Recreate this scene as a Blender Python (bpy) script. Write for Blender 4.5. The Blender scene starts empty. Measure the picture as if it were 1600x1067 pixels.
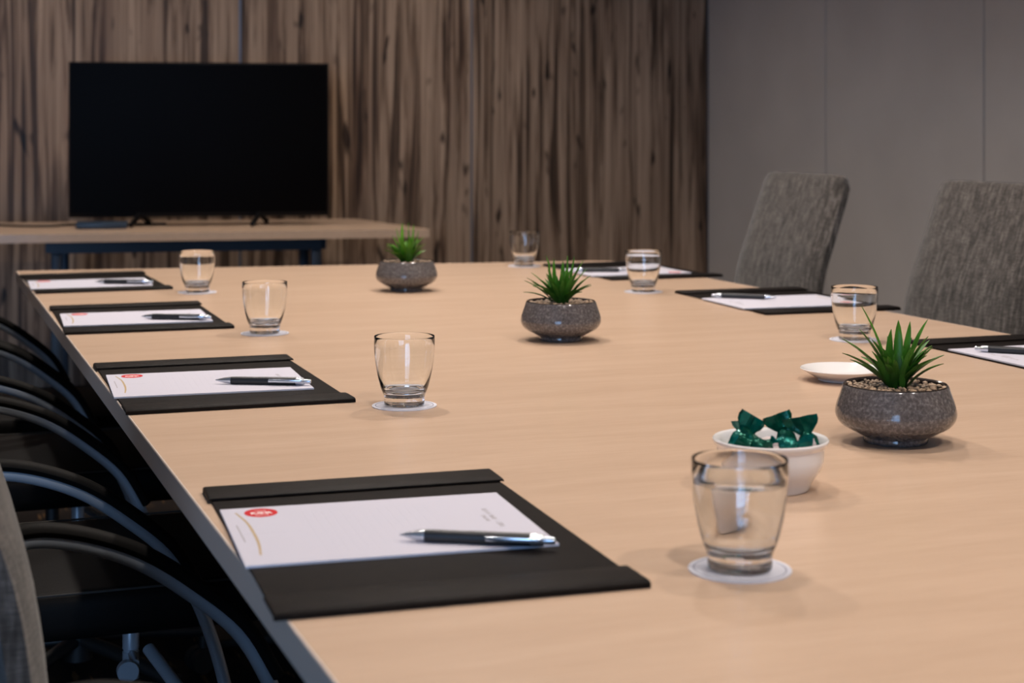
import bpy, bmesh, math, random
from mathutils import Vector, Matrix, noise as mnoise

PI = math.pi
SC = bpy.context.scene
COL = SC.collection

# ------------------------------------------------------------------ camera, world, lights, exposure
TABLE_Z = 0.75
YAW = 0.35435
cam_d = bpy.data.cameras.new('camera')
cam = bpy.data.objects.new('camera', cam_d)
COL.objects.link(cam)
cam.location = (0, 0, TABLE_Z + 0.372)
cam.rotation_euler = (PI / 2, 0, -YAW)
cam_d.sensor_width = 36
cam_d.lens = 57.6
cam_d.shift_y = -(533.5 - 201.3) / 1600
cam_d.clip_start = 0.05
cam_d.dof.use_dof = True
cam_d.dof.focus_distance = 2.15
cam_d.dof.aperture_fstop = 6.8
SC.camera = cam

w = bpy.data.worlds.new('world')
SC.world = w
w.use_nodes = True
w.node_tree.nodes['Background'].inputs[0].default_value = (0.36, 0.60, 1.0, 1)
w.node_tree.nodes['Background'].inputs[1].default_value = 8.5

SC.view_settings.view_transform = 'Standard'
SC.view_settings.look = 'None'
SC.view_settings.gamma = 1
SC.view_settings.exposure = 0.0
SC.cycles.use_denoising = True
SC.cycles.max_bounces = 12
SC.cycles.transmission_bounces = 12
SC.cycles.sample_clamp_indirect = 6.0

WARM = (1.0, 0.90, 0.82)
SPOTS = [(x, y) for y in (0.35, 1.75, 3.15, 4.5) for x in (0.62, 1.52)] + [(-1.2, 6.25), (0.3, 6.1), (1.8, 5.85)]  # table downlights, then spots added near the far wall to brighten the walls
SPOT_W = 46
for k, (x, y) in enumerate(SPOTS):
    ld = bpy.data.lights.new('downlight_or_fill', 'SPOT')
    ld.energy = SPOT_W * {0.35: 1.22, 1.75: 0.74, 3.15: 1.48, 4.5: 1.08, 6.25: 0.5, 6.1: 0.68, 5.85: 0.75}[y]
    ld.color = WARM
    ld.spot_size = math.radians(140)
    ld.spot_blend = 0.9
    ld.shadow_soft_size = 0.045
    lo = bpy.data.objects.new('downlight_or_fill', ld)
    COL.objects.link(lo)
    lo.location = (x, y, 2.60)
# daylight enters through window_1 in the wall behind the camera
pd = bpy.data.lights.new('window_portal', 'AREA')
pd.shape = 'RECTANGLE'
pd.size, pd.size_y = 2.35, 2.25
pd.cycles.is_portal = True
po = bpy.data.objects.new('window_portal', pd)
COL.objects.link(po)
po.location = (-2.175, -2.72, 1.375)
po.rotation_euler = (PI / 2, 0, 0)


# ------------------------------------------------------------------ materials
def new_mat(name):
    m = bpy.data.materials.new(name)
    m.use_nodes = True
    return m, m.node_tree, m.node_tree.nodes['Principled BSDF']


def pbr(name, col, rough=0.5, metal=0.0, spec=0.5, noise=0.0, nscale=20.0, bump=0.0, bscale=200.0, stretch=(1, 1, 1), **kw):
    m, nt, b = new_mat(name)
    b.inputs['Base Color'].default_value = (*col, 1)
    b.inputs['Roughness'].default_value = rough
    b.inputs['Metallic'].default_value = metal
    b.inputs['Specular IOR Level'].default_value = spec
    for k, v in kw.items():
        b.inputs[k.replace('_', ' ')].default_value = v
    if noise or bump:
        tc = nt.nodes.new('ShaderNodeTexCoord')
        mp = nt.nodes.new('ShaderNodeMapping')
        mp.inputs['Scale'].default_value = stretch
        nt.links.new(tc.outputs['Object'], mp.inputs['Vector'])
    if noise:
        n = nt.nodes.new('ShaderNodeTexNoise')
        n.inputs['Scale'].default_value = nscale
        n.inputs['Detail'].default_value = 4
        nt.links.new(mp.outputs[0], n.inputs['Vector'])
        r = nt.nodes.new('ShaderNodeValToRGB')
        r.color_ramp.elements[0].position = 0.3
        r.color_ramp.elements[1].position = 0.7
        r.color_ramp.elements[0].color = (*[c * (1 - noise) for c in col], 1)
        r.color_ramp.elements[1].color = (*[min(1, c * (1 + noise)) for c in col], 1)
        nt.links.new(n.outputs[0], r.inputs[0])
        nt.links.new(r.outputs[0], b.inputs['Base Color'])
    if bump:
        n2 = nt.nodes.new('ShaderNodeTexNoise')
        n2.inputs['Scale'].default_value = bscale
        n2.inputs['Detail'].default_value = 3
        nt.links.new(mp.outputs[0], n2.inputs['Vector'])
        bp = nt.nodes.new('ShaderNodeBump')
        bp.inputs['Strength'].default_value = bump
        bp.inputs['Distance'].default_value = 0.002
        nt.links.new(n2.outputs[0], bp.inputs['Height'])
        nt.links.new(bp.outputs[0], b.inputs['Normal'])
    return m


def ramp(nt, src, stops):
    r = nt.nodes.new('ShaderNodeValToRGB')
    e = r.color_ramp.elements
    while len(e) < len(stops):
        e.new(0.5)
    for i, (p, c) in enumerate(stops):
        e[i].position = p
        e[i].color = (*c, 1)
    nt.links.new(src, r.inputs[0])
    return r.outputs[0]


def tex_noise(nt, vec, scale, stretch, detail=4, rough=0.55, dist=0.0):
    mp = nt.nodes.new('ShaderNodeMapping')
    mp.inputs['Scale'].default_value = stretch
    nt.links.new(vec, mp.inputs['Vector'])
    n = nt.nodes.new('ShaderNodeTexNoise')
    n.inputs['Scale'].default_value = scale
    n.inputs['Detail'].default_value = detail
    n.inputs['Roughness'].default_value = rough
    n.inputs['Distortion'].default_value = dist
    nt.links.new(mp.outputs[0], n.inputs['Vector'])
    return n.outputs[0]


def mixc(nt, a, b, fac, mode='MIX'):
    mx = nt.nodes.new('ShaderNodeMix')
    mx.data_type = 'RGBA'
    mx.blend_type = mode
    mx.clamp_factor = True
    if isinstance(fac, float):
        mx.inputs[0].default_value = fac
    else:
        nt.links.new(fac, mx.inputs[0])
    for s, i in ((a, 6), (b, 7)):
        if isinstance(s, tuple):
            mx.inputs[i].default_value = (*s, 1)
        else:
            nt.links.new(s, mx.inputs[i])
    return mx.outputs[2]


def obj_coord(nt):
    return nt.nodes.new('ShaderNodeTexCoord').outputs['Object']


def mat_table():
    m, nt, b = new_mat('maple_laminate')
    v = obj_coord(nt)
    a = tex_noise(nt, v, 3.0, (1.0, 7.0, 1), 5, 0.6, 0.4)
    c1 = ramp(nt, a, [(0.3, (0.61, 0.43, 0.303)), (0.7, (0.67, 0.48, 0.345))])
    f = tex_noise(nt, v, 60.0, (0.25, 5.0, 1), 3)
    c2 = ramp(nt, f, [(0.35, (0.93, 0.92, 0.9)), (0.6, (1, 1, 1))])
    nt.links.new(mixc(nt, c1, c2, 0.6, 'MULTIPLY'), b.inputs['Base Color'])
    b.inputs['Roughness'].default_value = 0.27
    b.inputs['Specular IOR Level'].default_value = 0.45
    return m


def mat_zebrano():
    m, nt, b = new_mat('wood_veneer')
    v = obj_coord(nt)
    big = tex_noise(nt, v, 1.0, (8.0, 1, 0.25), 4, 0.6, 0.6)
    base = ramp(nt, big, [(0.30, (0.17, 0.10, 0.065)), (0.44, (0.37, 0.255, 0.175)), (0.58, (0.50, 0.36, 0.255)), (0.74, (0.27, 0.165, 0.11))])
    st = tex_noise(nt, v, 1.0, (24.0, 1, 0.75), 5, 0.6, 1.2)
    dark = ramp(nt, st, [(0.38, (0.13, 0.105, 0.09)), (0.46, (0.50, 0.45, 0.41)), (0.53, (1, 1, 1))])
    c = mixc(nt, base, dark, 0.95, 'MULTIPLY')
    fine = tex_noise(nt, v, 1.0, (110.0, 1, 1.4), 3, 0.6)
    c = mixc(nt, c, ramp(nt, fine, [(0.36, (0.62, 0.58, 0.55)), (0.58, (1.08, 1.07, 1.06))]), 0.85, 'MULTIPLY')
    kn = tex_noise(nt, v, 1.0, (14.0, 1, 4.2), 2, 0.5, 0.2)
    c = mixc(nt, c, ramp(nt, kn, [(0.31, (0.08, 0.06, 0.05)), (0.37, (1, 1, 1))]), 0.95, 'MULTIPLY')
    nt.links.new(c, b.inputs['Base Color'])
    b.inputs['Roughness'].default_value = 0.45
    b.inputs['Specular IOR Level'].default_value = 0.3
    return m


def mat_fabric():
    m, nt, b = new_mat('woven_upholstery')
    v = obj_coord(nt)
    a = tex_noise(nt, v, 1.0, (80.0, 110.0, 11.0), 4, 0.7)
    c1 = ramp(nt, a, [(0.32, (0.026, 0.023, 0.020)), (0.5, (0.075, 0.067, 0.061)), (0.68, (0.165, 0.15, 0.138))])
    h = tex_noise(nt, v, 1.0, (40.0, 60.0, 420.0), 3, 0.6)
    c2 = ramp(nt, h, [(0.35, (0.5, 0.48, 0.46)), (0.62, (1.25, 1.22, 1.2))])
    c = mixc(nt, c1, c2, 0.75, 'MULTIPLY')
    nt.links.new(c, b.inputs['Base Color'])
    b.inputs['Roughness'].default_value = 0.9
    b.inputs['Specular IOR Level'].default_value = 0.2
    b.inputs['Sheen Weight'].default_value = 0.25
    bp = nt.nodes.new('ShaderNodeBump')
    bp.inputs['Strength'].default_value = 0.5
    bp.inputs['Distance'].default_value = 0.003
    nt.links.new(h, bp.inputs['Height'])
    nt.links.new(bp.outputs[0], b.inputs['Normal'])
    return m


def mat_carpet():
    m, nt, b = new_mat('dark_carpet')
    v = obj_coord(nt)
    a = tex_noise(nt, v, 1.0, (60.0, 7.0, 1), 2, 0.5)
    c = ramp(nt, a, [(0.62, (0.012, 0.009, 0.008)), (0.68, (0.17, 0.09, 0.035))])
    p = tex_noise(nt, v, 1.0, (11.0, 4.0, 1), 2, 0.5)
    c = mixc(nt, c, ramp(nt, p, [(0.5, (0.012, 0.009, 0.008)), (0.62, (0.06, 0.035, 0.02))]), 0.35)
    nt.links.new(c, b.inputs['Base Color'])
    b.inputs['Roughness'].default_value = 0.95
    b.inputs['Specular IOR Level'].default_value = 0.1
    return m


def mat_pot():
    m, nt, b = new_mat('speckled_glaze')
    v = obj_coord(nt)
    a = tex_noise(nt, v, 260.0, (1, 1, 1), 2, 0.6)
    c = ramp(nt, a, [(0.33, (0.085, 0.076, 0.076)), (0.52, (0.125, 0.114, 0.113)), (0.70, (0.215, 0.20, 0.197))])
    g = tex_noise(nt, v, 14.0, (1, 1, 1), 2)
    c = mixc(nt, c, ramp(nt, g, [(0.35, (0.8, 0.8, 0.82)), (0.65, (1.15, 1.12, 1.08))]), 0.6, 'MULTIPLY')
    nt.links.new(c, b.inputs['Base Color'])
    b.inputs['Roughness'].default_value = 0.10
    b.inputs['Specular IOR Level'].default_value = 0.55
    return m


def mat_leaf(name, c0, c1):
    m, nt, b = new_mat(name)
    v = obj_coord(nt)
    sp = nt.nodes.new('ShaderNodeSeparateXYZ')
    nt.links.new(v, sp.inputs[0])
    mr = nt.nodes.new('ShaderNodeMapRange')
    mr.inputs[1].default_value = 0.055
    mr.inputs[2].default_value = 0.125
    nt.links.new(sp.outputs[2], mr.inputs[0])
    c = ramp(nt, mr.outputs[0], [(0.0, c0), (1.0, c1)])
    a = tex_noise(nt, v, 50.0, (1, 1, 0.3), 3)
    c = mixc(nt, c, ramp(nt, a, [(0.35, (0.55, 0.6, 0.5)), (0.65, (1.3, 1.25, 1.1))]), 0.8, 'MULTIPLY')
    nt.links.new(c, b.inputs['Base Color'])
    b.inputs['Roughness'].default_value = 0.42
    b.inputs['Specular IOR Level'].default_value = 0.4
    return m


def mat_glass(name, col=(1, 1, 1), ior=1.5):
    m, nt, b = new_mat(name)
    b.inputs['Base Color'].default_value = (*col, 1)
    b.inputs['Roughness'].default_value = 0.0
    b.inputs['IOR'].default_value = ior
    b.inputs['Transmission Weight'].default_value = 1.0
    return m


def mat_pane():
    m = bpy.data.materials.new('window_pane_glass')
    m.use_nodes = True
    nt = m.node_tree
    nt.nodes.clear()
    o = nt.nodes.new('ShaderNodeOutputMaterial')
    mx = nt.nodes.new('ShaderNodeMixShader')
    fr = nt.nodes.new('ShaderNodeFresnel')
    tr = nt.nodes.new('ShaderNodeBsdfTransparent')
    gl = nt.nodes.new('ShaderNodeBsdfGlossy')
    gl.inputs['Roughness'].default_value = 0.0
    nt.links.new(fr.outputs[0], mx.inputs[0])
    nt.links.new(tr.outputs[0], mx.inputs[1])
    nt.links.new(gl.outputs[0], mx.inputs[2])
    nt.links.new(mx.outputs[0], o.inputs[0])
    return m


def mat_emit(name, col, s):
    m, nt, b = new_mat(name)
    b.inputs['Emission Color'].default_value = (*col, 1)
    b.inputs['Emission Strength'].default_value = s
    return m


M = dict(
    table=mat_table(), wood=mat_zebrano(), fabric=mat_fabric(), carpet=mat_carpet(), pot=mat_pot(),
    wall=pbr('painted_panel', (0.56, 0.525, 0.50), 0.6, spec=0.25, noise=0.05, nscale=3),
    gap=pbr('panel_joint', (0.30, 0.29, 0.31), 0.6),
    strip=pbr('aluminium_joint', (0.22, 0.24, 0.28), 0.4, 0.6),
    ceil=pbr('ceiling_paint', (0.75, 0.73, 0.70), 0.9),
    plain=pbr('plaster', (0.28, 0.25, 0.22), 0.9),
    edge=pbr('edge_banding', (0.70, 0.59, 0.51), 0.4, 0.0),
    leather=pbr('brown_black_leather', (0.0095, 0.0072, 0.0062), 0.55, spec=0.07, noise=0.25, nscale=60, bump=0.35, bscale=900),
    flap=pbr('leather_flap', (0.0095, 0.0072, 0.0062), 0.5, spec=0.10, noise=0.25, nscale=60, bump=0.35, bscale=900),
    seat=pbr('black_seat_leather', (0.007, 0.0062, 0.0058), 0.55, spec=0.09, bump=0.2, bscale=500),
    stitch=pbr('seam_thread', (0.03, 0.027, 0.024), 0.8),
    paper=pbr('white_paper', (0.60, 0.59, 0.675), 0.85, spec=0.2),
    paper_edge=pbr('paper_block', (0.60, 0.62, 0.72), 0.9, spec=0.1),
    red=pbr('red_ink', (0.58, 0.02, 0.025), 0.8, spec=0.2),
    gold=pbr('gold_ink', (0.47, 0.35, 0.20), 0.7, spec=0.2),
    greyink=pbr('grey_ink', (0.36, 0.34, 0.36), 0.8, spec=0.2),
    faint=pbr('faint_ink', (0.592, 0.582, 0.665), 0.8, spec=0.2),
    whiteink=pbr('white_ink', (0.85, 0.80, 0.78), 0.8, spec=0.2),
    pen=pbr('black_rubber', (0.012, 0.014, 0.018), 0.42),
    silver=pbr('satin_silver', (0.62, 0.66, 0.72), 0.22, 0.9),
    penink=pbr('pen_print', (0.45, 0.45, 0.45), 0.6),
    glass=mat_glass('clear_glass', (0.985, 0.995, 0.99), 1.5),
    water=mat_glass('clear_water', (1, 1, 1), 1.33),
    coaster=pbr('coaster_paper', (0.66, 0.66, 0.73), 0.8, spec=0.2),
    ring=pbr('navy_ink', (0.10, 0.11, 0.20), 0.7),
    rim=pbr('dark_glaze', (0.03, 0.023, 0.02), 0.15),
    soil=pbr('dark_soil', (0.02, 0.014, 0.01), 0.9),
    peb=pbr('tan_pebble', (0.40, 0.28, 0.185), 0.55, noise=0.5, nscale=45),
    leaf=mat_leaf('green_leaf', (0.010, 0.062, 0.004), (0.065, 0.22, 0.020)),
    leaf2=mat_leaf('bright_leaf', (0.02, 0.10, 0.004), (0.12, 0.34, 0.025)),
    china=pbr('white_china', (0.82, 0.80, 0.79), 0.10, spec=0.5),
    foil=pbr('teal_foil', (0.0, 0.13, 0.105), 0.20, 0.55, noise=0.35, nscale=90, bump=0.6, bscale=150),
    foil2=pbr('green_foil', (0.0, 0.085, 0.055), 0.24, 0.55, noise=0.4, nscale=90, bump=0.6, bscale=150),
    foil3=pbr('pale_foil', (0.10, 0.22, 0.17), 0.22, 0.5, noise=0.4, nscale=90, bump=0.6, bscale=150),
    candy=pbr('candy_print', (0.72, 0.60, 0.58), 0.3, noise=0.25, nscale=60),
    candyred=pbr('candy_red', (0.55, 0.06, 0.08), 0.35),
    tv=pbr('tv_plastic', (0.004, 0.004, 0.005), 0.4, spec=0.12),
    screen=pbr('tv_screen', (0.0018, 0.001, 0.0006), 0.35, spec=0.035),
    box=pbr('box_plastic', (0.02, 0.04, 0.07), 0.35),
    navy=pbr('blue_grey_steel', (0.028, 0.042, 0.062), 0.4, 0.2),
    tube=pbr('grey_steel', (0.33, 0.37, 0.42), 0.36, 0.3),
    armpad=pbr('armrest_plastic', (0.006, 0.0055, 0.005), 0.6, spec=0.06),
    black=pbr('black_plastic', (0.01, 0.01, 0.01), 0.5),
    frame=pbr('window_frame_paint', (0.2, 0.2, 0.2), 0.5),
    pane=mat_pane(),
    lamp=mat_emit('lamp_diffuser', WARM, 2.0),
)


# ------------------------------------------------------------------ mesh helpers
def add_box(bm, c, s, rz=0.0, bevel=0.0, segs=2):
    r = bmesh.ops.create_cube(bm, size=1)
    vs = r['verts']
    bmesh.ops.scale(bm, vec=s, verts=vs)
    if bevel:
        ed = list({e for v in vs for e in v.link_edges})
        rb = bmesh.ops.bevel(bm, geom=ed, offset=bevel, segments=segs, affect='EDGES', profile=0.5)
        vs = list({v for f in rb['faces'] for v in f.verts} | {v for v in vs if v.is_valid})
    if rz:
        bmesh.ops.rotate(bm, cent=(0, 0, 0), matrix=Matrix.Rotation(rz, 3, 'Z'), verts=vs)
    bmesh.ops.translate(bm, vec=c, verts=vs)
    return vs


def box(c, s, rz=0.0, bevel=0.0, segs=2):
    bm = bmesh.new()
    add_box(bm, c, s, rz, bevel, segs)
    return bm


def lathe(profile, n=48, closed=False):
    bm = bmesh.new()
    rings = []
    for r, z in profile:
        if r < 1e-6:
            rings.append([bm.verts.new((0, 0, z))])
        else:
            rings.append([bm.verts.new((r * math.cos(2 * PI * i / n), r * math.sin(2 * PI * i / n), z)) for i in range(n)])
    pairs = list(zip(rings[:-1], rings[1:]))
    if closed:
        pairs.append((rings[-1], rings[0]))
    for a, b in pairs:
        if len(a) == 1 and len(b) == 1:
            continue
        for i in range(n):
            j = (i + 1) % n
            if len(a) == 1:
                bm.faces.new((a[0], b[j], b[i]))
            elif len(b) == 1:
                bm.faces.new((a[i], a[j], b[0]))
            else:
                bm.faces.new((a[i], a[j], b[j], b[i]))
    bmesh.ops.recalc_face_normals(bm, faces=bm.faces)
    return bm


def smooth_profile(pts, per=4):
    """Catmull-Rom through points of any dimension."""
    P = [Vector(p) for p in pts]
    P = [P[0] * 2 - P[1]] + P + [P[-1] * 2 - P[-2]]
    out = []
    for i in range(1, len(P) - 2):
        for k in range(per):
            t = k / per
            a, b, c, d = P[i - 1], P[i], P[i + 1], P[i + 2]
            out.append(0.5 * ((2 * b) + (c - a) * t + (2 * a - 5 * b + 4 * c - d) * t * t + (3 * b - a - 3 * c + d) * t ** 3))
    out.append(P[-2])
    return out


def add_tube(bm, pts, rx, ry=None, n=12, side=None, per=4, smooth=True):
    """Sweep an ellipse (rx along `side`, ry across) along points, closed at the ends."""
    ry = ry or rx
    P = smooth_profile(pts, per) if smooth and len(pts) > 2 else [Vector(p) for p in pts]
    rings = []
    prev = None
    for i, p in enumerate(P):
        t = (P[min(i + 1, len(P) - 1)] - P[max(i - 1, 0)]).normalized()
        s = Vector(side) if side else (prev if prev is not None else (Vector((0, 0, 1)) if abs(t.z) < 0.9 else Vector((1, 0, 0))))
        s = (s - t * s.dot(t)).normalized()
        prev = s
        u = t.cross(s)
        rings.append([bm.verts.new(p + s * rx * math.cos(2 * PI * k / n) + u * ry * math.sin(2 * PI * k / n)) for k in range(n)])
    for a, b in zip(rings[:-1], rings[1:]):
        for k in range(n):
            j = (k + 1) % n
            bm.faces.new((a[k], a[j], b[j], b[k]))
    bm.faces.new(list(reversed(rings[0])))
    bm.faces.new(rings[-1])


def tube(pts, rx, ry=None, **k):
    bm = bmesh.new()
    add_tube(bm, pts, rx, ry, **k)
    bmesh.ops.recalc_face_normals(bm, faces=bm.faces)
    return bm


def prism(poly, z0, z1):
    bm = bmesh.new()
    lo = [bm.verts.new((x, y, z0)) for x, y in poly]
    hi = [bm.verts.new((x, y, z1)) for x, y in poly]
    n = len(poly)
    bm.faces.new(list(reversed(lo)))
    bm.faces.new(hi)
    for i in range(n):
        j = (i + 1) % n
        bm.faces.new((lo[i], lo[j], hi[j], hi[i]))
    bmesh.ops.recalc_face_normals(bm, faces=bm.faces)
    return bm


def obj(name, bm, m, parent=None, smooth=True, loc=None, rz=0.0, angle=40):
    me = bpy.data.meshes.new(name)
    bm.to_mesh(me)
    bm.free()
    me.materials.append(m)
    if smooth:
        for p in me.polygons:
            p.use_smooth = True
        try:
            me.set_sharp_from_angle(angle=math.radians(angle))
        except Exception:
            pass
    o = bpy.data.objects.new(name, me)
    COL.objects.link(o)
    if parent:
        o.parent = parent
    if loc:
        o.location = loc
    if rz:
        o.rotation_euler = (0, 0, rz)
    return o


def tag(o, label, cat, group=None):
    o['label'] = label
    o['category'] = cat
    if group:
        o['group'] = group
    return o


def thing(name, label, cat, loc=(0, 0, 0), rz=0.0, group=None):
    o = bpy.data.objects.new(name, None)
    o.empty_display_size = 0.05
    COL.objects.link(o)
    o.location = loc
    o.rotation_euler = (0, 0, rz)
    return tag(o, label, cat, group)


def dup(root, loc, rz, label):
    r = root.copy()
    COL.objects.link(r)
    r.location = loc
    r.rotation_euler = (0, 0, rz)
    r['label'] = label
    for ch in list(root.children):
        c = ch.copy()
        COL.objects.link(c)
        c.parent = r
        for g in ch.children:
            d = g.copy()
            COL.objects.link(d)
            d.parent = c
    return r


def struct(name, bm, m, parent=None, smooth=False, **k):
    o = obj(name, bm, m, parent, smooth, **k)
    if not parent:
        o['kind'] = 'structure'
    return o


# ------------------------------------------------------------------ the room
XL, XR, YB, CY, CZ = -3.4, 3.38, -2.6, 6.6, 2.7      # left, right, back, far right corner, ceiling
SK = math.radians(-8)                                  # the far wall runs askew to the table
ux, uy = math.cos(SK), math.sin(SK)


def far_at(x):                                         # y of the far wall face at x
    return CY + (x - XR) * uy / ux


FL = far_at(XL)
struct('floor', prism([(XL - .1, YB - .1), (XR + .1, YB - .1), (XR + .1, CY + .1), (XL - .1, FL + .1)], -0.05, 0.0), M['carpet'])
struct('ceiling', prism([(XL - .1, YB - .1), (XR + .1, YB - .1), (XR + .1, CY + .1), (XL - .1, FL + .1)], CZ, CZ + 0.05), M['ceil'])
struct('wall_left', prism([(XL - .1, YB - .1), (XL, YB - .1), (XL, FL + .1), (XL - .1, FL + .1)], 0, CZ), M['plain'])
# right wall: a run of flat grey panels with narrow joints
wr = struct('wall_right', prism([(XR + .012, YB - .1), (XR + .1, YB - .1), (XR + .1, CY + .1), (XR + .012, CY + .1)], 0, CZ), M['gap'])
y1 = CY + 0.0
PW = 1.005
while y1 > YB:
    y0 = max(y1 - PW, YB)
    struct('panel', box((XR + 0.006, (y0 + y1) / 2, CZ / 2), (0.012, y1 - y0 - 0.008, CZ - .002), bevel=0.002), M['wall'], wr)
    y1 = y0
# far wall: wood veneer panels in a skewed frame
wf = struct('wall_far', box((-3.5, 0.06, CZ / 2), (7.2, 0.08, CZ)), M['strip'], loc=(XR, CY, 0), rz=SK)
seams = []
for px in (375, 737):
    a = math.atan((px - 800) / 2560) + YAW
    # intersection of the sight line with the far wall face
    t = (CY - XR * uy / ux) / (math.cos(a) - math.sin(a) * uy / ux)
    seams.append((t * math.sin(a) - XR) / ux)
step = seams[1] - seams[0]
cuts = [0.0, seams[1], seams[0]]
while cuts[-1] > -6.9:
    cuts.append(cuts[-1] - step)
for a, b in zip(cuts[1:], cuts[:-1]):
    struct('panel', box(((a + b) / 2, 0.01, CZ / 2), (b - a - 0.010, 0.02, CZ - .002)), M['wood'], wf)
for c in cuts[1:3]:
    struct('joint_strip', box((c, 0.012, CZ / 2), (0.0095, 0.016, CZ - .002)), M['strip'], wf)
# back wall with the window, behind the camera
WX0, WX1, WZ0, WZ1 = -3.35, -1.0, 0.25, 2.5
wb = bmesh.new()
add_box(wb, ((XL - .1 + WX0) / 2, YB - .05, CZ / 2), (WX0 - XL + .1, .1, CZ))
add_box(wb, ((XR + .1 + WX1) / 2, YB - .05, CZ / 2), (XR + .1 - WX1, .1, CZ))
add_box(wb, ((WX0 + WX1) / 2, YB - .05, WZ0 / 2), (WX1 - WX0, .1, WZ0))
add_box(wb, ((WX0 + WX1) / 2, YB - .05, (WZ1 + CZ) / 2), (WX1 - WX0, .1, CZ - WZ1))
struct('wall_back', wb, M['plain'])
wn = bpy.data.objects.new('window_1', None)
COL.objects.link(wn)
wn['kind'] = 'structure'
fb = bmesh.new()
for k in range(3):
    add_box(fb, (WX0 + (WX1 - WX0) * k / 2, YB - .05, (WZ0 + WZ1) / 2), (.07, .06, WZ1 - WZ0))
for z in (WZ0 + .03, WZ1 - .03, 1.75):
    add_box(fb, ((WX0 + WX1) / 2, YB - .05, z), (WX1 - WX0, .055, .06))
struct('window_frame', fb, M['frame'], wn)
struct('pane', box(((WX0 + WX1) / 2, YB - .05, (WZ0 + WZ1) / 2), (WX1 - WX0, .004, WZ1 - WZ0)), M['pane'], wn)
for k, (x, y) in enumerate(SPOTS):  # fixtures for the table downlights and for the added far-wall fill spots
    t = struct('trim_%d' % (k + 1), lathe([(.05, 0), (.065, -.004), (.065, .0), (.05, .0)], 24, True), M['ceil'], loc=(x, y, CZ))
    struct('lamp_diffuser', lathe([(0, -.001), (.05, -.001)], 24), M['lamp'], t)

# ------------------------------------------------------------------ conference table
TX0, TX1, TY0 = 0.270, 1.877, 0.35


def table_poly(ins=0.0):
    x0, x1 = TX0 + ins, TX1 - ins
    fl = (x0, 4.475 - ins)
    pts = [(x0, TY0 + ins), (x1, TY0 + ins)]
    c, r = (x1 - .075, 4.185 - ins), .075
    for k in range(9):
        a = PI / 2 * k / 8 + math.radians(-2) * k / 8
        pts.append((c[0] + r * math.cos(a), c[1] + r * math.sin(a)))
    return pts + [fl]


tb = thing('conference_table', 'long pale maple meeting table with grey edge banding, set with pads and tumblers', 'table', (1.07, 2.4, 0))


def local(pts, c=(1.07, 2.4)):
    return [(x - c[0], y - c[1]) for x, y in pts]


obj('tabletop', prism(local(table_poly(.0022)), TABLE_Z - .026, TABLE_Z), M['table'], tb, False)
po_, pi_ = local(table_poly(0)), local(table_poly(.0021))
eb = bmesh.new()
ro = [[eb.verts.new((x, y, z)) for x, y in p] for p, z in ((po_, TABLE_Z - .027), (po_, TABLE_Z - .0012), (local(table_poly(.0008)), TABLE_Z), (pi_, TABLE_Z), (pi_, TABLE_Z - .027))]
n_ = len(po_)
for a, b in zip(ro, ro[1:] + ro[:1]):
    for i in range(n_):
        j = (i + 1) % n_
        eb.faces.new((a[i], a[j], b[j], b[i]))
bmesh.ops.recalc_face_normals(eb, faces=eb.faces)
obj('edge_band', eb, M['edge'], tb, False)
for yy in (-1.35, 1.35):
    pb = bmesh.new()
    add_box(pb, (0, yy, .36), (.62, .08, .724 - .02), bevel=.004)
    obj('pedestal', pb, M['black'], tb, False)
    fb = bmesh.new()
    add_box(fb, (0, yy, .01), (.9, .45, .02), bevel=.006)
    obj('foot_plate', fb, M['black'], tb, False)
obj('crossbeam', box((0, 0, .66), (.06, 2.62, .1), bevel=.004), M['black'], tb, False)


# ------------------------------------------------------------------ desk pads, note pads, pens
def oval(cx, cy, a, b, z, n=40):
    return prism([(cx + a * math.cos(2 * PI * i / n), cy + b * math.sin(2 * PI * i / n)) for i in range(n)], z, z + .0002)


def ribbon(bm, pts, widths, z, h=.00006):
    P = [Vector(p) for p in pts]
    L, R = [], []
    for i, p in enumerate(P):
        t = (P[min(i + 1, len(P) - 1)] - P[max(0, i - 1)]).normalized()
        nn = Vector((-t.y, t.x))
        L.append(p + nn * widths[i] / 2)
        R.append(p - nn * widths[i] / 2)
    poly = L + R[::-1]
    lo = [bm.verts.new((q.x, q.y, z)) for q in poly]
    hi = [bm.verts.new((q.x, q.y, z + h)) for q in poly]
    n = len(L)
    N = 2 * n
    for i in range(n - 1):
        bm.faces.new((hi[i], hi[i + 1], hi[N - 2 - i], hi[N - 1 - i]))
    for i in range(N):
        j = (i + 1) % N
        bm.faces.new((lo[i], lo[j], hi[j], hi[i]))


def make_desk_pad():
    t = thing('desk_pad', '', 'desk pad', group='leather desk pads at the seats')
    W, L = .300, .455
    obj('mat', box((0, 0, .00125), (W, L, .0025), bevel=.0008), M['leather'], t, True)
    for s in (-1, 1):
        f = bmesh.new()
        # a folded strip, thickest at the outer edge, that grips the mat
        prof = [(0, .0003), (0, .0046), (.002, .0066), (.006, .0072), (.030, .0068), (.050, .0062), (.0525, .0050), (.0525, .0034), (.004, .0030), (.004, .0003)]
        ring = [[f.verts.new((x, s * (L / 2 + .002 - p), z)) for p, z in prof] for x in (-W / 2 - .003, -W / 2 - .001, W / 2 + .001, W / 2 + .003)]
        for ri in (0, 3):
            for v, (p, z) in zip(ring[ri], prof):
                v.co.z = .0003 + (z - .0003) * .8
        for a, b in zip(ring[:-1], ring[1:]):
            for i in range(len(prof)):
                j = (i + 1) % len(prof)
                f.faces.new((a[i], a[j], b[j], b[i]))
        f.faces.new(ring[0])
        f.faces.new(ring[-1][::-1])
        bmesh.ops.recalc_face_normals(f, faces=f.faces)
        obj('flap', f, M['flap'], t, True)
    return t


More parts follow.
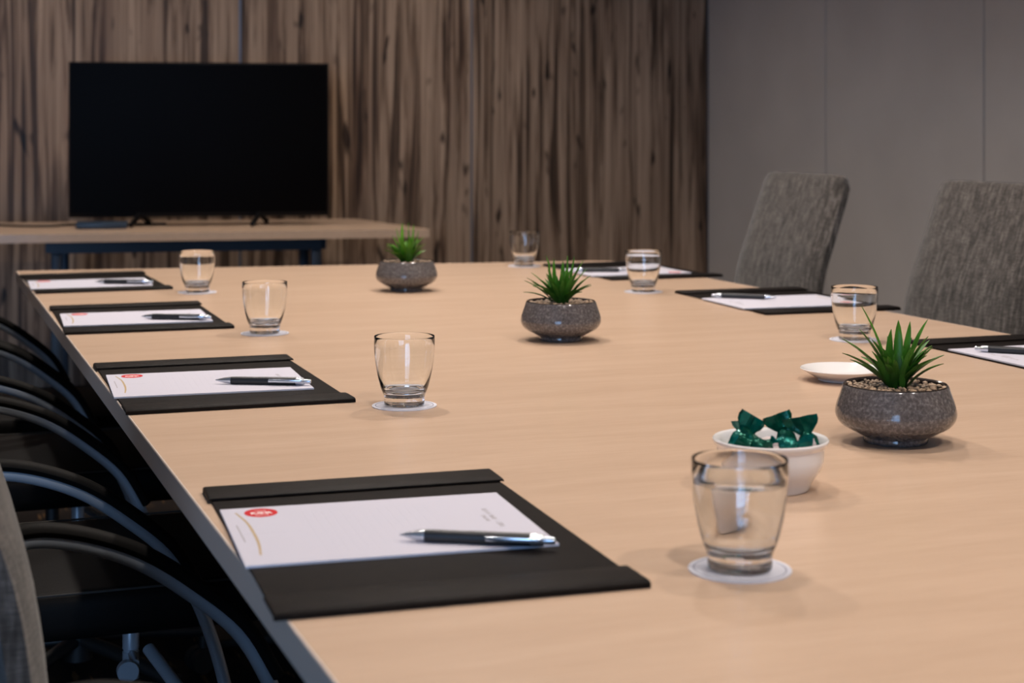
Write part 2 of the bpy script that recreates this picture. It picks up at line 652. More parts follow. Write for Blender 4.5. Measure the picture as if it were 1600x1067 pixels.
def letter_strokes(bm, x, y, h, horizontal, z, strokes):
    """A tiny glyph out of short bars given in a unit cell."""
    for (a, b, c, d) in strokes:
        p, q = Vector((a * .6, b)), Vector((c * .6, d))
        if horizontal:
            P = [(x + v.x * h, y + v.y * h) for v in (p, q)]
        else:
            P = [(x + v.y * h, y - v.x * h) for v in (p, q)]
        ribbon(bm, P, [h * .2] * 2, z)


GL = [[(0, 0, 0, 1), (0, 1, .8, .8), (.8, .8, 0, .5), (.3, .5, .9, 0)], [(0, 0, .5, 1), (.5, 1, 1, 0), (.2, .4, .8, .4)],
      [(0, 0, 0, 1), (0, 1, .5, .4), (.5, .4, 1, 1), (1, 1, 1, 0)], [(0, 0, 0, 1), (0, 1, .8, .7), (.8, .7, .8, .3), (.8, .3, 0, 0)],
      [(0, 1, .9, 1), (.1, .5, .7, .5), (0, 0, .9, 0), (0, 0, 0, 1)], [(0, 0, 0, 1), (0, 0, .8, 0)], [(.4, 0, .4, 1)], [(0, 0, 0, 1), (.9, 0, .9, 1), (0, .5, .9, .5)]]


def make_notepad():
    t = thing('notepad', '', 'notepad', group='printed note pads on the desk pads')
    W, L, H = .276, .212, .0022
    obj('paper_block', box((0, 0, H / 2 - .0001), (W, L, H - .0002)), M['paper_edge'], t, False)
    obj('top_sheet', box((0, 0, H - .0001), (W - .0002, L - .0002, .0002)), M['paper'], t, False)
    x0, y1, z = -W / 2, L / 2, H
    lg = obj('logo', oval(x0 + .0365, y1 - .024, .0158, .0172, z), M['red'], t, False)
    b = bmesh.new()
    for i, g in enumerate((0, 1, 2, 1)):
        letter_strokes(b, x0 + .0275 + i * .0048, y1 - .029, .0075, True, z + .0002, GL[g])
    ribbon(b, [(x0 + .030, y1 - .0335), (x0 + .043, y1 - .0335)], [.0012] * 2, z + .0002)
    ribbon(b, [(x0 + .031, y1 - .0165), (x0 + .042, y1 - .0165)], [.0012] * 2, z + .0002)
    obj('logo_lettering', b, M['whiteink'], lg, False)
    b = bmesh.new()
    sw = smooth_profile([(x0 + .013, y1 - .018), (x0 + .019, y1 - .060), (x0 + .0205, y1 - .105), (x0 + .020, y1 - .142), (x0 + .017, y1 - .180)], 6)
    n = len(sw)
    ribbon(b, sw, [.0008 + .0018 * math.sin(PI * min(1, .15 + .7 * i / n)) for i in range(n)], z)
    obj('swoosh', b, M['gold'], t, False)
    b = bmesh.new()
    ribbon(b, [(x0 + .0085, y1 - .068), (x0 + .0093, y1 - .132)], [.0010] * 2, z)
    obj('printed_line', b, M['greyink'], t, False)
    b = bmesh.new()
    ribbon(b, [(x0 + .012, y1 - .102), (x0 + .050, y1 - .102)], [.0009] * 2, z)
    for k in range(14):
        ribbon(b, [(x0 + .075 + .009 * k, y1 - .03 - .002 * (k % 3)), (x0 + .075 + .009 * k, y1 - .185)], [.0004] * 2, z)
    obj('faint_rules', b, M['faint'], t, False)
    b = bmesh.new()
    rnd = random.Random(4)
    for k in range(17):
        if k in (5, 10, 12):
            continue
        letter_strokes(b, x0 + .243, y1 - .066 - k * .0044, .0048, False, z, GL[rnd.randrange(8)])
    for k in range(7):
        letter_strokes(b, x0 + .236, y1 - .092 - k * .0035, .0036, False, z, GL[rnd.randrange(8)])
    obj('tagline', b, M['greyink'], t, False)
    return t


def make_pen():
    """Lies along x, tip at -x; origin below the middle, on the paper."""
    t = thing('pen', '', 'pen', group='black ballpoint pens on the note pads')
    R = .0058

    def lx(prof, n=20):
        b = lathe(prof, n)
        bmesh.ops.rotate(b, cent=(0, 0, 0), matrix=Matrix.Rotation(PI / 2, 3, 'Y'), verts=b.verts)
        bmesh.ops.translate(b, vec=(0, 0, R), verts=b.verts)
        return b
    br = obj('barrel', lx([(0, -.049), (.0053, -.049), (.0056, -.04), (.0055, -.015), (.0058, .0), (.0058, .046), (0, .046)]), M['pen'], t)
    obj('tip', lx([(0, -.072), (.0010, -.072), (.0012, -.069), (.0022, -.066), (.0040, -.058), (.0052, -.0495), (.0052, -.049), (0, -.049)]), M['silver'], t)
    obj('collar', lx([(0, .046), (.0056, .046), (.0053, .057), (.0045, .058), (0, .058)]), M['silver'], t)
    obj('button', lx([(0, .058), (.0032, .058), (.0032, .066), (.0026, .068), (0, .068)]), M['silver'], t)
    c = bmesh.new()
    add_box(c, (.052, -.0062, R + .0015), (.009, .003, .0035), bevel=.0008)
    vs = add_box(c, (.031, -.0078, R + .0012), (.048, .0016, .0042), bevel=.0007)
    obj('clip', c, M['silver'], t)
    b = bmesh.new()
    rnd = random.Random(9)
    for k in range(11):
        letter_strokes(b, -.002 + k * .0027, -.0014, .0028, True, 2 * R - .0002, GL[rnd.randrange(8)])
    obj('pen_lettering', b, M['penink'], br, False)
    return t


pad0, note0, pen0 = make_desk_pad(), make_notepad(), make_pen()
Z1, Z2, Z3 = TABLE_Z, TABLE_Z + .0025, TABLE_Z + .0048
FIRST = set()


def put(proto, loc, rz, label):
    if proto.name not in FIRST:
        FIRST.add(proto.name)
        proto.location, proto.rotation_euler = loc, (0, 0, rz)
        proto['label'] = label
        return proto
    return dup(proto, loc, rz, label)


R_ = math.radians
#       pad centre        rot   paper centre      pen tip          pen end          where
PLACES = [
    ((.425, 1.442), -3.0, (.413, 1.462), -4.5, (.418, 1.400), (.532, 1.335), 'nearest the camera, front left'),
    ((.424, 2.395), -0.8, (.411, 2.388), -3.5, (.425, 2.355), (.540, 2.298), 'second along the left edge'),
    ((.426, 3.275), -1.2, (.419, 3.250), -3.0, (.437, 3.205), (.541, 3.150), 'third along the left edge'),
    ((.424, 4.060), 1.0, (.410, 4.005), -2.0, (.434, 3.975), (.537, 3.925), 'at the far left table corner'),
    ((1.772, 3.905), 180, (1.745, 3.872), 179, (1.722, 3.840), (1.615, 3.880), 'by the far right chair'),
    ((1.772, 3.110), 177, (1.750, 3.075), 177, (1.745, 3.105), (1.645, 3.185), 'by the chair at the right border'),
    ((1.775, 2.195), 179, (1.765, 2.200), 179, (1.755, 2.160), (1.642, 2.275), 'cut off by the right border'),
]
for i, (pc, pr, nc, nr, a, b, where) in enumerate(PLACES):
    put(pad0, (*pc, Z1 + .0002), R_(pr), 'dark brown leather desk pad with folded flaps ' + where)
    put(note0, (*nc, Z2 + .0004), R_(nr), 'white printed notepad on the desk pad ' + where)
    mx, my = (a[0] + b[0]) / 2, (a[1] + b[1]) / 2
    put(pen0, (mx, my, Z3 + .0002), math.atan2(b[1] - a[1], b[0] - a[0]), 'black and silver ballpoint pen on the notepad ' + where)

# ------------------------------------------------------------------ tumblers and coasters
GLASS_PROFILE = ([(0, .0)] + smooth_profile([(.0245, .0), (.0268, .0012), (.0272, .006), (.0272, .0115)], 3) +
                 smooth_profile([(.0282, .0145), (.0326, .026), (.0366, .043), (.0395, .062), (.0408, .080), (.0406, .0925)], 5) +
                 [(.0403, .0929), (.0400, .0924)] +
                 smooth_profile([(.0400, .080), (.0386, .062), (.0351, .043), (.0298, .028), (.025, .0215), (.016, .0186)], 5) + [(0, .0180)])


def make_tumbler():
    o = obj('tumbler', lathe([tuple(p) for p in GLASS_PROFILE], 64), M['glass'], None, True, angle=50)
    o['category'] = 'glass'
    o['group'] = 'clear tumblers on the table'
    return o


def make_coaster():
    t = thing('coaster', '', 'coaster', group='paper coasters under the tumblers')
    n = 48
    bm = bmesh.new()
    lo = [bm.verts.new((.0435 * math.cos(2 * PI * i / 96), .0435 * math.sin(2 * PI * i / 96), 0)) for i in range(96)]
    hi = [bm.verts.new((v.co.x, v.co.y, .001)) for v in lo]
    bm.faces.new(lo[::-1])
    bm.faces.new(hi)
    for i in range(96):
        bm.faces.new((lo[i], lo[(i + 1) % 96], hi[(i + 1) % 96], hi[i]))
    obj('disc', bm, M['coaster'], t, False)
    obj('printed_ring', lathe([(.0384, .001), (.0392, .001), (.0392, .0011), (.0384, .0011)], 64, True), M['ring'], t, False)
    return t


tum0, coa0 = make_tumbler(), make_coaster()
TUMB = [
    (.660, 1.230, 'filled with water at the front of the table'),
    (.628, 2.114, 'sharp in focus beside the second left pad'),
    (.612, 2.949, 'beside the third left pad'),
    (.621, 3.741, 'beside the far left corner pad'),
    (1.571, 4.150, 'alone by the far edge of the table'),
    (1.578, 3.402, 'between the two far right pads'),
    (1.568, 2.499, 'on the right behind the white saucer'),
]
for i, (x, y, where) in enumerate(TUMB):
    put(coa0, (x, y, TABLE_Z + .0002), R_(17 * i), 'round white paper coaster under the tumbler ' + where)
    z = TABLE_Z + .0014
    if i == 0:
        tum0.location = (x, y, z)
        tum0['label'] = 'clear glass tumbler ' + where
    else:
        c = tum0.copy()
        COL.objects.link(c)
        c.location = (x, y, z)
        c['label'] = 'clear empty glass tumbler ' + where
# water in the front tumbler
inner = [(0, .0181)] + [tuple(p) for p in smooth_profile([(.016, .0187), (.025, .0216), (.0298, .0281), (.0351, .0431), (.0386, .0620), (.0396, .0735)], 5)]
inner = [(r + .00012 if r else 0, z - .0001) for r, z in inner] + [(.0388, .0728), (0, .0728)]
wt = obj('water', lathe(inner, 64), M['water'], None, True, loc=(.660, 1.230, TABLE_Z + .0014), angle=50)
tag(wt, 'clear water in the nearest tumbler', 'water')


# ------------------------------------------------------------------ potted plants
def leaf_mesh(bm, base, d0, tip, width, sag=0.0, n=10):
    """One lanceolate leaf with a folded keel from base to tip; d0 the starting direction."""
    b, t = Vector(base), Vector(tip)
    L = (t - b).length
    c1 = b + Vector(d0).normalized() * L * .5
    P = []
    for i in range(n + 1):
        s = i / n
        P.append(b * (1 - s) ** 2 + c1 * 2 * s * (1 - s) + t * s * s)
    out = Vector((t.x - b.x, t.y - b.y, 0))
    side = Vector((-out.y, out.x, 0))
    if side.length < 1e-5:
        side = Vector((1, 0, 0))
    side.normalize()
    rows = []
    for i, p in enumerate(P):
        s = i / n
        tan = (P[min(i + 1, n)] - P[max(i - 1, 0)]).normalized()
        up = side.cross(tan).normalized()
        if up.z < 0 and abs(tan.z) < .95:
            up = -up
        wd = 1.62 * width * (.6 + .9 * s) * (1 - s) ** .7 if s > .35 else 1.62 * width * (.6 + .9 * s) * (.65 ** .7)
        wd = max(wd, .0002)
        k = wd * .45
        rows.append([p + side * wd + up * k, p, p - side * wd + up * k, p - up * .0005])
    for r in rows:
        r[:] = [bm.verts.new(v) for v in r]
    for a, c in zip(rows[:-1], rows[1:]):
        for i in range(4):
            j = (i + 1) % 4
            bm.faces.new((a[i], a[j], c[j], c[i]))
    bm.faces.new(rows[0][::-1])
    bm.faces.new(rows[-1])


CAMR = Vector((math.cos(YAW), -math.sin(YAW), 0))
CAMF = Vector((math.sin(YAW), math.cos(YAW), 0))
POT = [(0, 0)] + [tuple(p) for p in smooth_profile([(.036, .0), (.038, .002), (.0375, .007)], 2)] + \
      [tuple(p) for p in smooth_profile([(.0405, .0085), (.052, .0145), (.0645, .0215), (.0705, .0315), (.0700, .042), (.0655, .056), (.0615, .0675)], 5)]


def make_plant(label, loc, tips, seed, leafm, dens, lift=0.0):
    t = thing('potted_plant', label, 'plant', loc, 0, 'small potted plants down the middle of the table')
    prof = POT + [(.0600, .0688), (.0583, .0675), (.060, .060), (.060, .052), (0, .052)]
    p = obj('pot', lathe(prof, 72), M['pot'], t, True, angle=50)
    obj('rim', lathe([(.0611, .0680), (.0600, .0693), (.0584, .0682), (.0582, .064), (.0590, .0600), (.0598, .0645), (.0601, .0672)], 72, True), M['rim'], p)
    obj('soil', lathe([(0, .0635), (.0590, .0625), (.0592, .0525), (0, .0525)], 40), M['soil'], t)
    rnd = random.Random(seed)
    pb = bmesh.new()
    for k in range(330):
        r, a = .0575 * math.sqrt(rnd.random()), rnd.random() * 2 * PI
        s = rnd.uniform(.0016, .0034)
        q = bmesh.ops.create_icosphere(pb, subdivisions=1, radius=s)['verts']
        bmesh.ops.scale(pb, vec=(rnd.uniform(.8, 1.3), rnd.uniform(.8, 1.3), rnd.uniform(.6, .9)), verts=q)
        bmesh.ops.rotate(pb, cent=(0, 0, 0), matrix=Matrix.Rotation(rnd.random() * 6, 3, 'Z'), verts=q)
        bmesh.ops.translate(pb, vec=(r * math.cos(a), r * math.sin(a), .0640 + rnd.uniform(0, .0025)), verts=q)
    st = obj('pebbles', pb, M['peb'], t)
    st['kind'] = 'stuff'
    fb = bmesh.new()
    rw = random.Random(seed + 1)
    for (u, dv, z, wd) in tips:
        off = CAMR * u + CAMF * dv
        base = off.normalized() * rw.uniform(.003, .010) + Vector((0, 0, .060))
        tip = off + Vector((0, 0, z + lift * max(0, z - .09) / .05))
        leaf_mesh(fb, base, (off.x * .55, off.y * .55, max(.035, z - .06) * 1.15), tip, wd)
    for k in range(dens):
        a = rw.random() * 2 * PI
        e = rw.uniform(.25, 1.0)
        rr = .012 + .045 * e
        z = .060 + rw.uniform(.055, .068) * math.sqrt(max(.12, 1 - e * e * .75))
        off = Vector((math.cos(a), math.sin(a), 0)) * rr
        base = off.normalized() * rw.uniform(.002, .010) + Vector((0, 0, .060))
        leaf_mesh(fb, base, (off.x * .5, off.y * .5, z - .05), off + Vector((0, 0, z)), rw.uniform(.0042, .0062))
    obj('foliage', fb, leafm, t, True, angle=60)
    obj('stem', lathe([(0, .0598), (.011, .0598), (.0095, .068), (.006, .074), (0, .075)], 16), M['soil'], t)
    return t


# leaf tips as (across, away, height, half width), metres
near_tips = [(-.066, -.012, .106, .0055), (-.060, .018, .118, .0050), (-.052, .010, .096, .0050), (-.036, .022, .154, .0034), (-.042, .004, .130, .0058),
             (-.004, .006, .130, .0070), (.007, .016, .139, .0060), (.022, .020, .137, .0055), (.041, .012, .140, .0055), (.036, -.010, .124, .0060),
             (.046, .022, .116, .0050), (.056, -.006, .103, .0055), (-.020, -.020, .112, .0066), (.012, -.016, .116, .0066), (.0, -.006, .108, .0075), (-.03, -.014, .100, .006)]
mid_tips = [(-.066, -.006, .085, .0036), (-.064, .012, .102, .0034), (-.060, -.012, .108, .0034), (-.052, .015, .114, .0034), (-.050, .0, .095, .0036), (-.026, .018, .140, .0046),
            (-.012, .010, .136, .0062), (.004, .018, .132, .0050), (.012, .006, .141, .0046), (.024, .014, .139, .0044), (.034, -.006, .128, .0042),
            (.040, .012, .133, .0040), (.052, -.012, .112, .0046), (.046, .010, .120, .0040), (-.008, -.018, .112, .0064), (.010, -.018, .118, .0064), (-.026, -.010, .115, .005)]
far_tips = [(-.040, .0, .105, .0042), (-.034, .010, .120, .0045), (-.024, .0, .134, .005), (-.010, .010, .144, .0055), (.004, .0, .145, .0055), (.016, .008, .141, .005),
            (.028, .0, .130, .0048), (.038, .010, .117, .0045), (.045, .0, .106, .004), (.036, -.012, .096, .0045), (-.012, -.014, .118, .0065), (.010, -.016, .120, .0065), (-.030, -.01, .10, .005)]
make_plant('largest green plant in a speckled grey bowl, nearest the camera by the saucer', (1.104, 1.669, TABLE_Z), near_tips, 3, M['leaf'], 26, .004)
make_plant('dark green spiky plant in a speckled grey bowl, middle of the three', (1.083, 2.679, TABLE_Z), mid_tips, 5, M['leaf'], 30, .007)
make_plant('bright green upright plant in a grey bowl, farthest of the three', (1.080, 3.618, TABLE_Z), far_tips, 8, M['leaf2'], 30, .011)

# ------------------------------------------------------------------ saucer, candy bowl, candies
sp = smooth_profile([(.034, .0), (.036, .0012), (.0365, .0035), (.048, .0095), (.060, .0160), (.0618, .0178)], 4)
si = smooth_profile([(.0608, .0185), (.058, .0168), (.046, .0110), (.034, .0058), (.020, .0050)], 4)
sau = obj('saucer', lathe([(0, .0006)] + [tuple(p) for p in sp] + [tuple(p) for p in si] + [(0, .0048)], 64), M['china'], None, True, loc=(1.300, 2.105, TABLE_Z), angle=50)
tag(sau, 'small empty white saucer behind the nearest plant', 'saucer')
bo = smooth_profile([(.0370, .0), (.0395, .0015), (.0430, .010), (.0500, .0200)], 4) + smooth_profile([(.0545, .0300), (.0552, .0420), (.0560, .0450), (.0592, .0490), (.0598, .0515)], 4)
bi = smooth_profile([(.0585, .0528), (.0560, .0505), (.0535, .0440), (.0490, .0250), (.0380, .0075), (.0200, .0050)], 4)
bowl = obj('bowl', lathe([(0, .0008)] + [tuple(p) for p in bo] + [tuple(p) for p in bi] + [(0, .0048)], 64), M['china'], None, True, loc=(.839, 1.497, TABLE_Z), angle=50)
tag(bowl, 'white china bowl of green wrapped candies behind the front tumbler', 'bowl')


def make_candy(label, loc, axis, roll, size, foil, printed):
    """A sweet in a twisted foil wrapper: pillow body, two flat pleated wrapper ends."""
    t = thing('wrapped_candy', label, 'candy', loc, 0, 'green wrapped candies in the white bowl')
    x = (CAMR * axis[0] + CAMF * axis[1] + Vector((0, 0, axis[2]))).normalized()
    z = -CAMF + Vector((0, 0, .35))
    z = (z - x * z.dot(x)).normalized()
    z = Matrix.Rotation(roll, 3, x) @ z
    y = z.cross(x)
    t.rotation_euler = Matrix((x, y, z)).transposed().to_euler()
    rnd = random.Random(int(loc[0] * 1e6))
    b = bmesh.new()
    bmesh.ops.create_icosphere(b, subdivisions=3, radius=1)
    for v in b.verts:
        v.co *= 1 + .16 * mnoise.noise(v.co * 2.4 + Vector((loc[0] * 90, 0, 0)))
        v.co.x *= .0112 * size
        v.co.y *= .0085 * size
        v.co.z *= .0062 * size
    obj('wrapper_body', b, foil, t, True, angle=28)
    for s in (-1, 1):
        w_ = bmesh.new()
        rows = []
        sk = rnd.uniform(-.35, .35)
        ph = rnd.random() * 6
        for i in range(5):
            q = i / 4
            row = []
            for k in range(9):
                e = (k - 4) / 4
                hw = (.0040 + .0095 * min(1, q * 1.6) * (1 if s > 0 else .45)) * size
                px = s * (.0085 + q * (.0150 if s > 0 else .006) + q * .004 * sk * e) * size
                row.append(w_.verts.new((px, hw * e + .004 * sk * q * size, (.0004 + .0012 * q) * size * math.sin(k * 1.57 + ph) + .0035 * q * q * s * size * (e + .3))))
            rows.append(row)
        for a, c in zip(rows[:-1], rows[1:]):
            for k in range(8):
                w_.faces.new((a[k], a[k + 1], c[k + 1], c[k]))
        bmesh.ops.recalc_face_normals(w_, faces=w_.faces)
        bmesh.ops.solidify(w_, geom=w_.faces, thickness=.0003)
        obj('wrapper_end', w_, foil, t, True, angle=20)
    if printed:
        pr = bmesh.new()
        bmesh.ops.create_icosphere(pr, subdivisions=2, radius=.0040 * size)
        bmesh.ops.scale(pr, vec=(1.3, .7, .45), verts=pr.verts)
        bmesh.ops.translate(pr, vec=(0, -.002 * size, .0056 * size), verts=pr.verts)
        obj('printed_panel', pr, M['candyred'], t)
    return t


BX, BY = .839, 1.497


def bowl_pt(u, v, z):
    p = Vector((BX, BY, TABLE_Z + z - .009)) + CAMR * u + CAMF * v
    return tuple(p)


C = [  # across, away, height, axis (across, away, up), roll, size, foil, red print, label
    (-.034, .004, .055, (.45, .1, .85), .5, 1.2, 'foil', False, 'teal foil candy with its pointed corner up, far left of the bowl'),
    (-.019, .012, .052, (-.15, .2, .95), -.3, .95, 'foil3', False, 'pale green foil candy with a square end, second from left in the bowl'),
    (.000, .008, .049, (.9, .2, .35), .4, .95, 'foil2', False, 'green foil candy lying low in the middle of the bowl'),
    (.014, -.016, .056, (.95, -.1, -.10), .2, 1.0, 'foil', False, 'teal foil candy lying at the front rim of the bowl'),
    (.020, .010, .056, (-.35, .1, .92), .15, 1.12, 'foil2', False, 'darkest green candy whose wrapper end stands up square, right of centre'),
    (.043, .002, .053, (-.25, .1, .92), -.4, 1.15, 'foil2', True, 'green candy with a pointed end and red print, far right of the bowl'),
    (.030, -.020, .048, (.7, .3, .2), .3, .7, 'candy', True, 'pale candy with red print at the right front of the bowl'),
    (-.016, -.024, .046, (.95, .1, .1), .1, .8, 'candy', False, 'pale pink candy low behind the left front rim of the bowl'),
    (-.012, -.010, .053, (-.75, .1, .45), .3, .95, 'foil2', False, 'small green candy tilted across the left middle of the bowl'),
    (.002, .032, .048, (.9, .3, .1), .2, .9, 'candy', False, 'pale candy at the far side of the bowl, mostly hidden'),
    (-.022, -.010, .046, (.8, -.3, .1), .6, .9, 'foil2', False, 'green candy lying under the far left teal one'),
]
for (u, v, z, ax, rl, sz, f, pr, lab) in C:
    make_candy(lab, bowl_pt(u * .94, v * .94, z), ax, rl, sz * 1.15, M[f], pr)


# ------------------------------------------------------------------ chairs (face +x)
def make_chair():
    t = thing('meeting_chair', '', 'chair', group='meeting chairs round the table')
    # seat cushion
    sb = bmesh.new()
    add_box(sb, (-.005, 0, .457), (.430, .445, .068), bevel=.022, segs=4)
    obj('seat', sb, M['seat'], t)
    s2 = bmesh.new()
    pts = [(-.19, -.2215), (.17, -.2215), (.2, -.19), (.2, .19), (.17, .2215), (-.19, .2215)]
    add_tube(s2, [(x, y * .985, .4895) for x, y in pts], .0018, n=6, smooth=False)
    obj('seam', s2, M['stitch'], t)
    # backrest: curved slab with rounded corners
    prof = [(-.205, .43), (-.218, .52), (-.224, .60), (-.230, .68), (-.244, .76), (-.272, .84), (-.300, .92), (-.330, 1.008)]
    P = smooth_profile(prof, 3)
    bb = bmesh.new()
    rows = []
    th = .052
    NY = 14
    for i, p in enumerate(P):
        s = i / (len(P) - 1)
        hw = .225 - .012 * s
        if s > .93:
            hw -= .020 * ((s - .93) / .07) ** 2
        d = (P[min(i + 1, len(P) - 1)] - P[max(i - 1, 0)]).normalized()
        nrm = Vector((d.y, -d.x))            # points to the front (+x)
        edge = []
        ring = []
        thk = th * (1 if s < .97 else .8)
        for k in range(NY + 1):
            y = -hw + 2 * hw * k / NY
            e = 1 - (abs(y) / hw) ** 8
            f = thk / 2 * (.35 + .65 * e)
            ring.append((p.x - thk / 2 * nrm.x + nrm.x * f, y, p.y - thk / 2 * nrm.y + nrm.y * f))
        for k in range(NY, -1, -1):
            y = -hw + 2 * hw * k / NY
            e = 1 - (abs(y) / hw) ** 8
            f = thk / 2 * (.35 + .65 * e)
            ring.append((p.x - thk / 2 * nrm.x - nrm.x * f, y, p.y - thk / 2 * nrm.y - nrm.y * f))
        rows.append([bb.verts.new(v) for v in ring])
    N = len(rows[0])
    for a, c in zip(rows[:-1], rows[1:]):
        for k in range(N):
            j = (k + 1) % N
            bb.faces.new((a[k], a[j], c[j], c[k]))
    for row, rev in ((rows[0], True), (rows[-1], False)):
        for k in range(NY):
            q = (row[k], row[k + 1], row[N - 2 - k], row[N - 1 - k])
            bb.faces.new(q[::-1] if rev else q)
    bmesh.ops.recalc_face_normals(bb, faces=bb.faces)
    tope = [e for e in bb.edges if all(v in rows[-1] for v in e.verts) and len(e.link_faces) == 2 and any(len(set(f.verts) & set(rows[-2])) for f in e.link_faces)]
    bmesh.ops.bevel(bb, geom=tope, offset=.011, segments=4, affect='EDGES', profile=.5)
    obj('backrest', bb, M['fabric'], t, True, angle=60)
    # bent arm loops with a dark pad on top
    for s in (-1, 1):
        y = s * .275
        path = [(-.245, s * .205, .640), (-.262, s * .245, .648), (-.262, y, .660), (-.235, y, .668), (-.200, y, .671), (-.150, y, .660), (-.096, y, .637), (-.043, y, .600), (.014, y, .549), (.050, y, .488), (.076, y, .420), (.093, y, .355), (.098, y * .98, .318), (.088, y * .90, .300), (.055, y * .70, .318), (.015, y * .30, .362)]
        a = obj('arm', tube(path, .0095, .0085, n=12, per=5), M['tube'], t)
        pad = [(x, yy, z) for x, yy, z in path[2:10]]
        off = []
        for i, q in enumerate(pad):
            A, B = Vector(pad[max(0, i - 1)]), Vector(pad[min(len(pad) - 1, i + 1)])
            d = (B - A).normalized()
            n = Vector((-d.z, 0, d.x))
            off.append(Vector(q) + n * .0115)
        obj('arm_pad', tube([tuple(o) for o in off], .0145, .0082, n=14, side=(0, 1, 0), per=5), M['armpad'], a)
    sp_ = box((-.02, 0, .412), (.20, .20, .022), bevel=.006)
    add_tube(sp_, [(0, 0, .345), (.004, 0, .378), (.03, 0, .392), (.10, -.03, .400), (.17, -.05, .412)], .0085, n=10)
    bmesh.ops.recalc_face_normals(sp_, faces=sp_.faces)
    obj('seat_plate', sp_, M['tube'], t)
    lv = tube([(0, -.012, .334), (0, -.052, .332)], .006, n=10, smooth=False)
    add_tube(lv, [(-.012, -.050, .324), (-.012, -.064, .324)], .0155, n=24, smooth=False)
    bmesh.ops.recalc_face_normals(lv, faces=lv.faces)
    obj('lever_knob', lv, M['tube'], t)
    obj('column', lathe([(0, .08), (.028, .08), (.028, .13), (.016, .135), (.016, .295), (0, .295)], 24), M['black'], t)
    obj('column_collar', lathe([(0, .290), (.0125, .290), (.0125, .335), (.0112, .336), (.0112, .339), (.0125, .340), (.0125, .378), (0, .402)], 24), M['tube'], t)
    for k in range(5):
        a = 2 * PI * k / 5 + .30
        ca, sa = math.cos(a), math.sin(a)
        leg = obj('leg', tube([(ca * .02, sa * .02, .118), (ca * .13, sa * .13, .108), (ca * .27, sa * .27, .086)], .0165, .0125, n=12, side=(-sa, ca, 0)), M['black'], t)
        cb = bmesh.new()
        x, y = ca * .272, sa * .272
        add_tube(cb, [(x, y, .098), (x, y, .050)], .011, n=12, smooth=False)
        for q in (-1, 1):
            dx, dy = -sa * .014 * q, ca * .014 * q
            add_tube(cb, [(x + dx * .35 - ca * .008, y + dy * .35 - sa * .008, .026), (x + dx * 1.5 - ca * .008, y + dy * 1.5 - sa * .008, .026)], .025, n=20, smooth=False)
        bmesh.ops.recalc_face_normals(cb, faces=cb.faces)
        obj('caster', cb, M['black'], leg)
    return t


ch0 = make_chair()
CHAIRS = [
    ((.341, 1.588), 0, 'woven grey chair at the bottom left corner, its backrest cut off by the border'),
    ((.318, 2.515), 0, 'black leather seated armchair tucked under the left edge, second from the camera'),
    ((.318, 3.320), 0, 'armchair on the left side, third from the camera, mostly behind other armrests'),
    ((.318, 3.930), 0, 'farthest armchair on the left side of the table'),
    ((1.917, 3.850), 180, 'grey woven high-back chair by the far right end of the table'),
    ((1.917, 3.025), 180, 'nearer grey woven high-back chair at the right border'),
]
for (x, y), r, lab in CHAIRS:
    put(ch0, (x, y, 0), R_(r), lab)

# ------------------------------------------------------------------ sideboard table with the television
SBC = (1.05, 6.28)
sb = thing('side_table', 'long pale maple side table with dark steel legs against the wood wall', 'table', (*SBC, 0), 0)
poly = local([(-.75, 6.157), (1.700, 5.822), (1.822, 5.806), (1.752, 6.57), (1.745, 6.60), (1.71, 6.615), (-.75, 6.97)], SBC)
obj('tabletop', prism(poly, TABLE_Z - .030, TABLE_Z), M['table'], sb, False)
a8 = SK
fr = bmesh.new()


def along(s, d):                                       # s along the front edge, d back from it
    ox, oy = .31 - SBC[0], 6.012 - SBC[1]
    return (ox + s * math.cos(a8) - d * math.sin(a8), oy + s * math.sin(a8) + d * math.cos(a8))


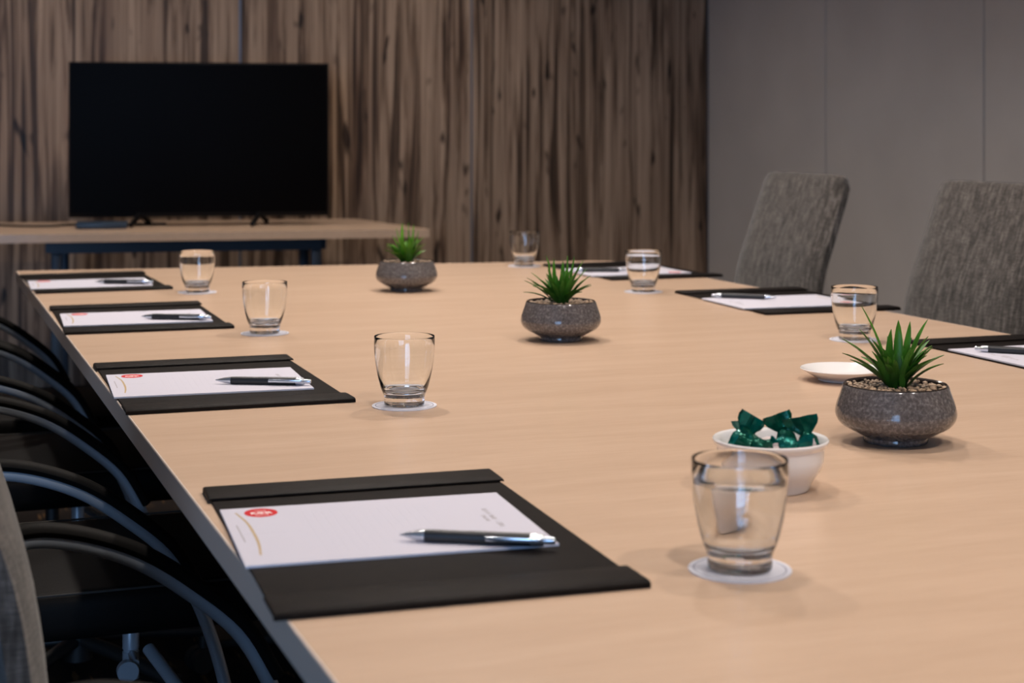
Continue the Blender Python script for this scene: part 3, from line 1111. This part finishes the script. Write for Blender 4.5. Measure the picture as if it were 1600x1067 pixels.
S0, S1 = .165, 1.135
for d in (.10, .60):
    c0 = along((S0 + S1) / 2, d)
    add_box(fr, (c0[0], c0[1], TABLE_Z - .030 - .0225), (S1 - S0, .04, .045), a8)
for s in (S0, S1):
    c0 = along(s, .35)
    add_box(fr, (c0[0], c0[1], TABLE_Z - .0525), (.04, .46, .045), a8)
obj('frame', fr, M['navy'], sb, False)
for s in (S0 + .02, S1 - .02):
    for d in (.10, .60):
        c0 = along(s, d)
        obj('leg', box((c0[0], c0[1], (TABLE_Z - .076) / 2), (.038, .038, TABLE_Z - .076), a8, .004), M['navy'], sb)

TVR = math.radians(-11)
tv = thing('television', 'large black flat television on two splayed feet, screen off', 'television', (1.056, 6.29, TABLE_Z), TVR)
TW, TH, TZ = .978, .590, .036
obj('housing', box((0, .018, TZ + TH / 2), (TW, .030, TH), bevel=.004), M['tv'], tv)
obj('back_bulge', box((0, .045, TZ + TH * .40), (TW * .6, .040, TH * .55), bevel=.012), M['tv'], tv)
obj('screen', box((0, .0032, TZ + TH / 2 + .004), (TW - .016, .002, TH - .024)), M['screen'], tv, False)
for s in (-1, 1):
    f = bmesh.new()
    for e in (-1, 1):
        add_tube(f, [(s * .225, .016, TZ + .012), (s * .225 + e * .026, .016 + e * .075, .0130)], .012, .008, n=8, smooth=False)
        add_tube(f, [(s * .225 + e * .026, .016 + e * .075, .0110), (s * .225 + e * .030, .016 + e * .10, .0110)], .010, .0075, n=8, smooth=False)
    bmesh.ops.recalc_face_normals(f, faces=f.faces)
    obj('foot', f, M['tv'], tv)
mb = thing('media_box', 'flat dark blue media box under the left end of the television', 'box', (.688, 6.275, TABLE_Z), a8)
obj('case', box((0, 0, .013), (.185, .12, .022), bevel=.003), M['box'], mb)
obj('foot', box((0, 0, .001), (.16, .10, .002)), M['black'], mb)
cbm = tube([(.30, 6.60, TABLE_Z + .0045), (.42, 6.45, TABLE_Z + .0045), (.52, 6.42, TABLE_Z + .0045), (.60, 6.50, TABLE_Z + .0045), (.72, 6.47, TABLE_Z + .0045), (.95, 6.44, TABLE_Z + .0045)], .0042, n=8)
tag(obj('cable', cbm, M['black']), 'black cable lying on the side table behind the media box', 'cable')
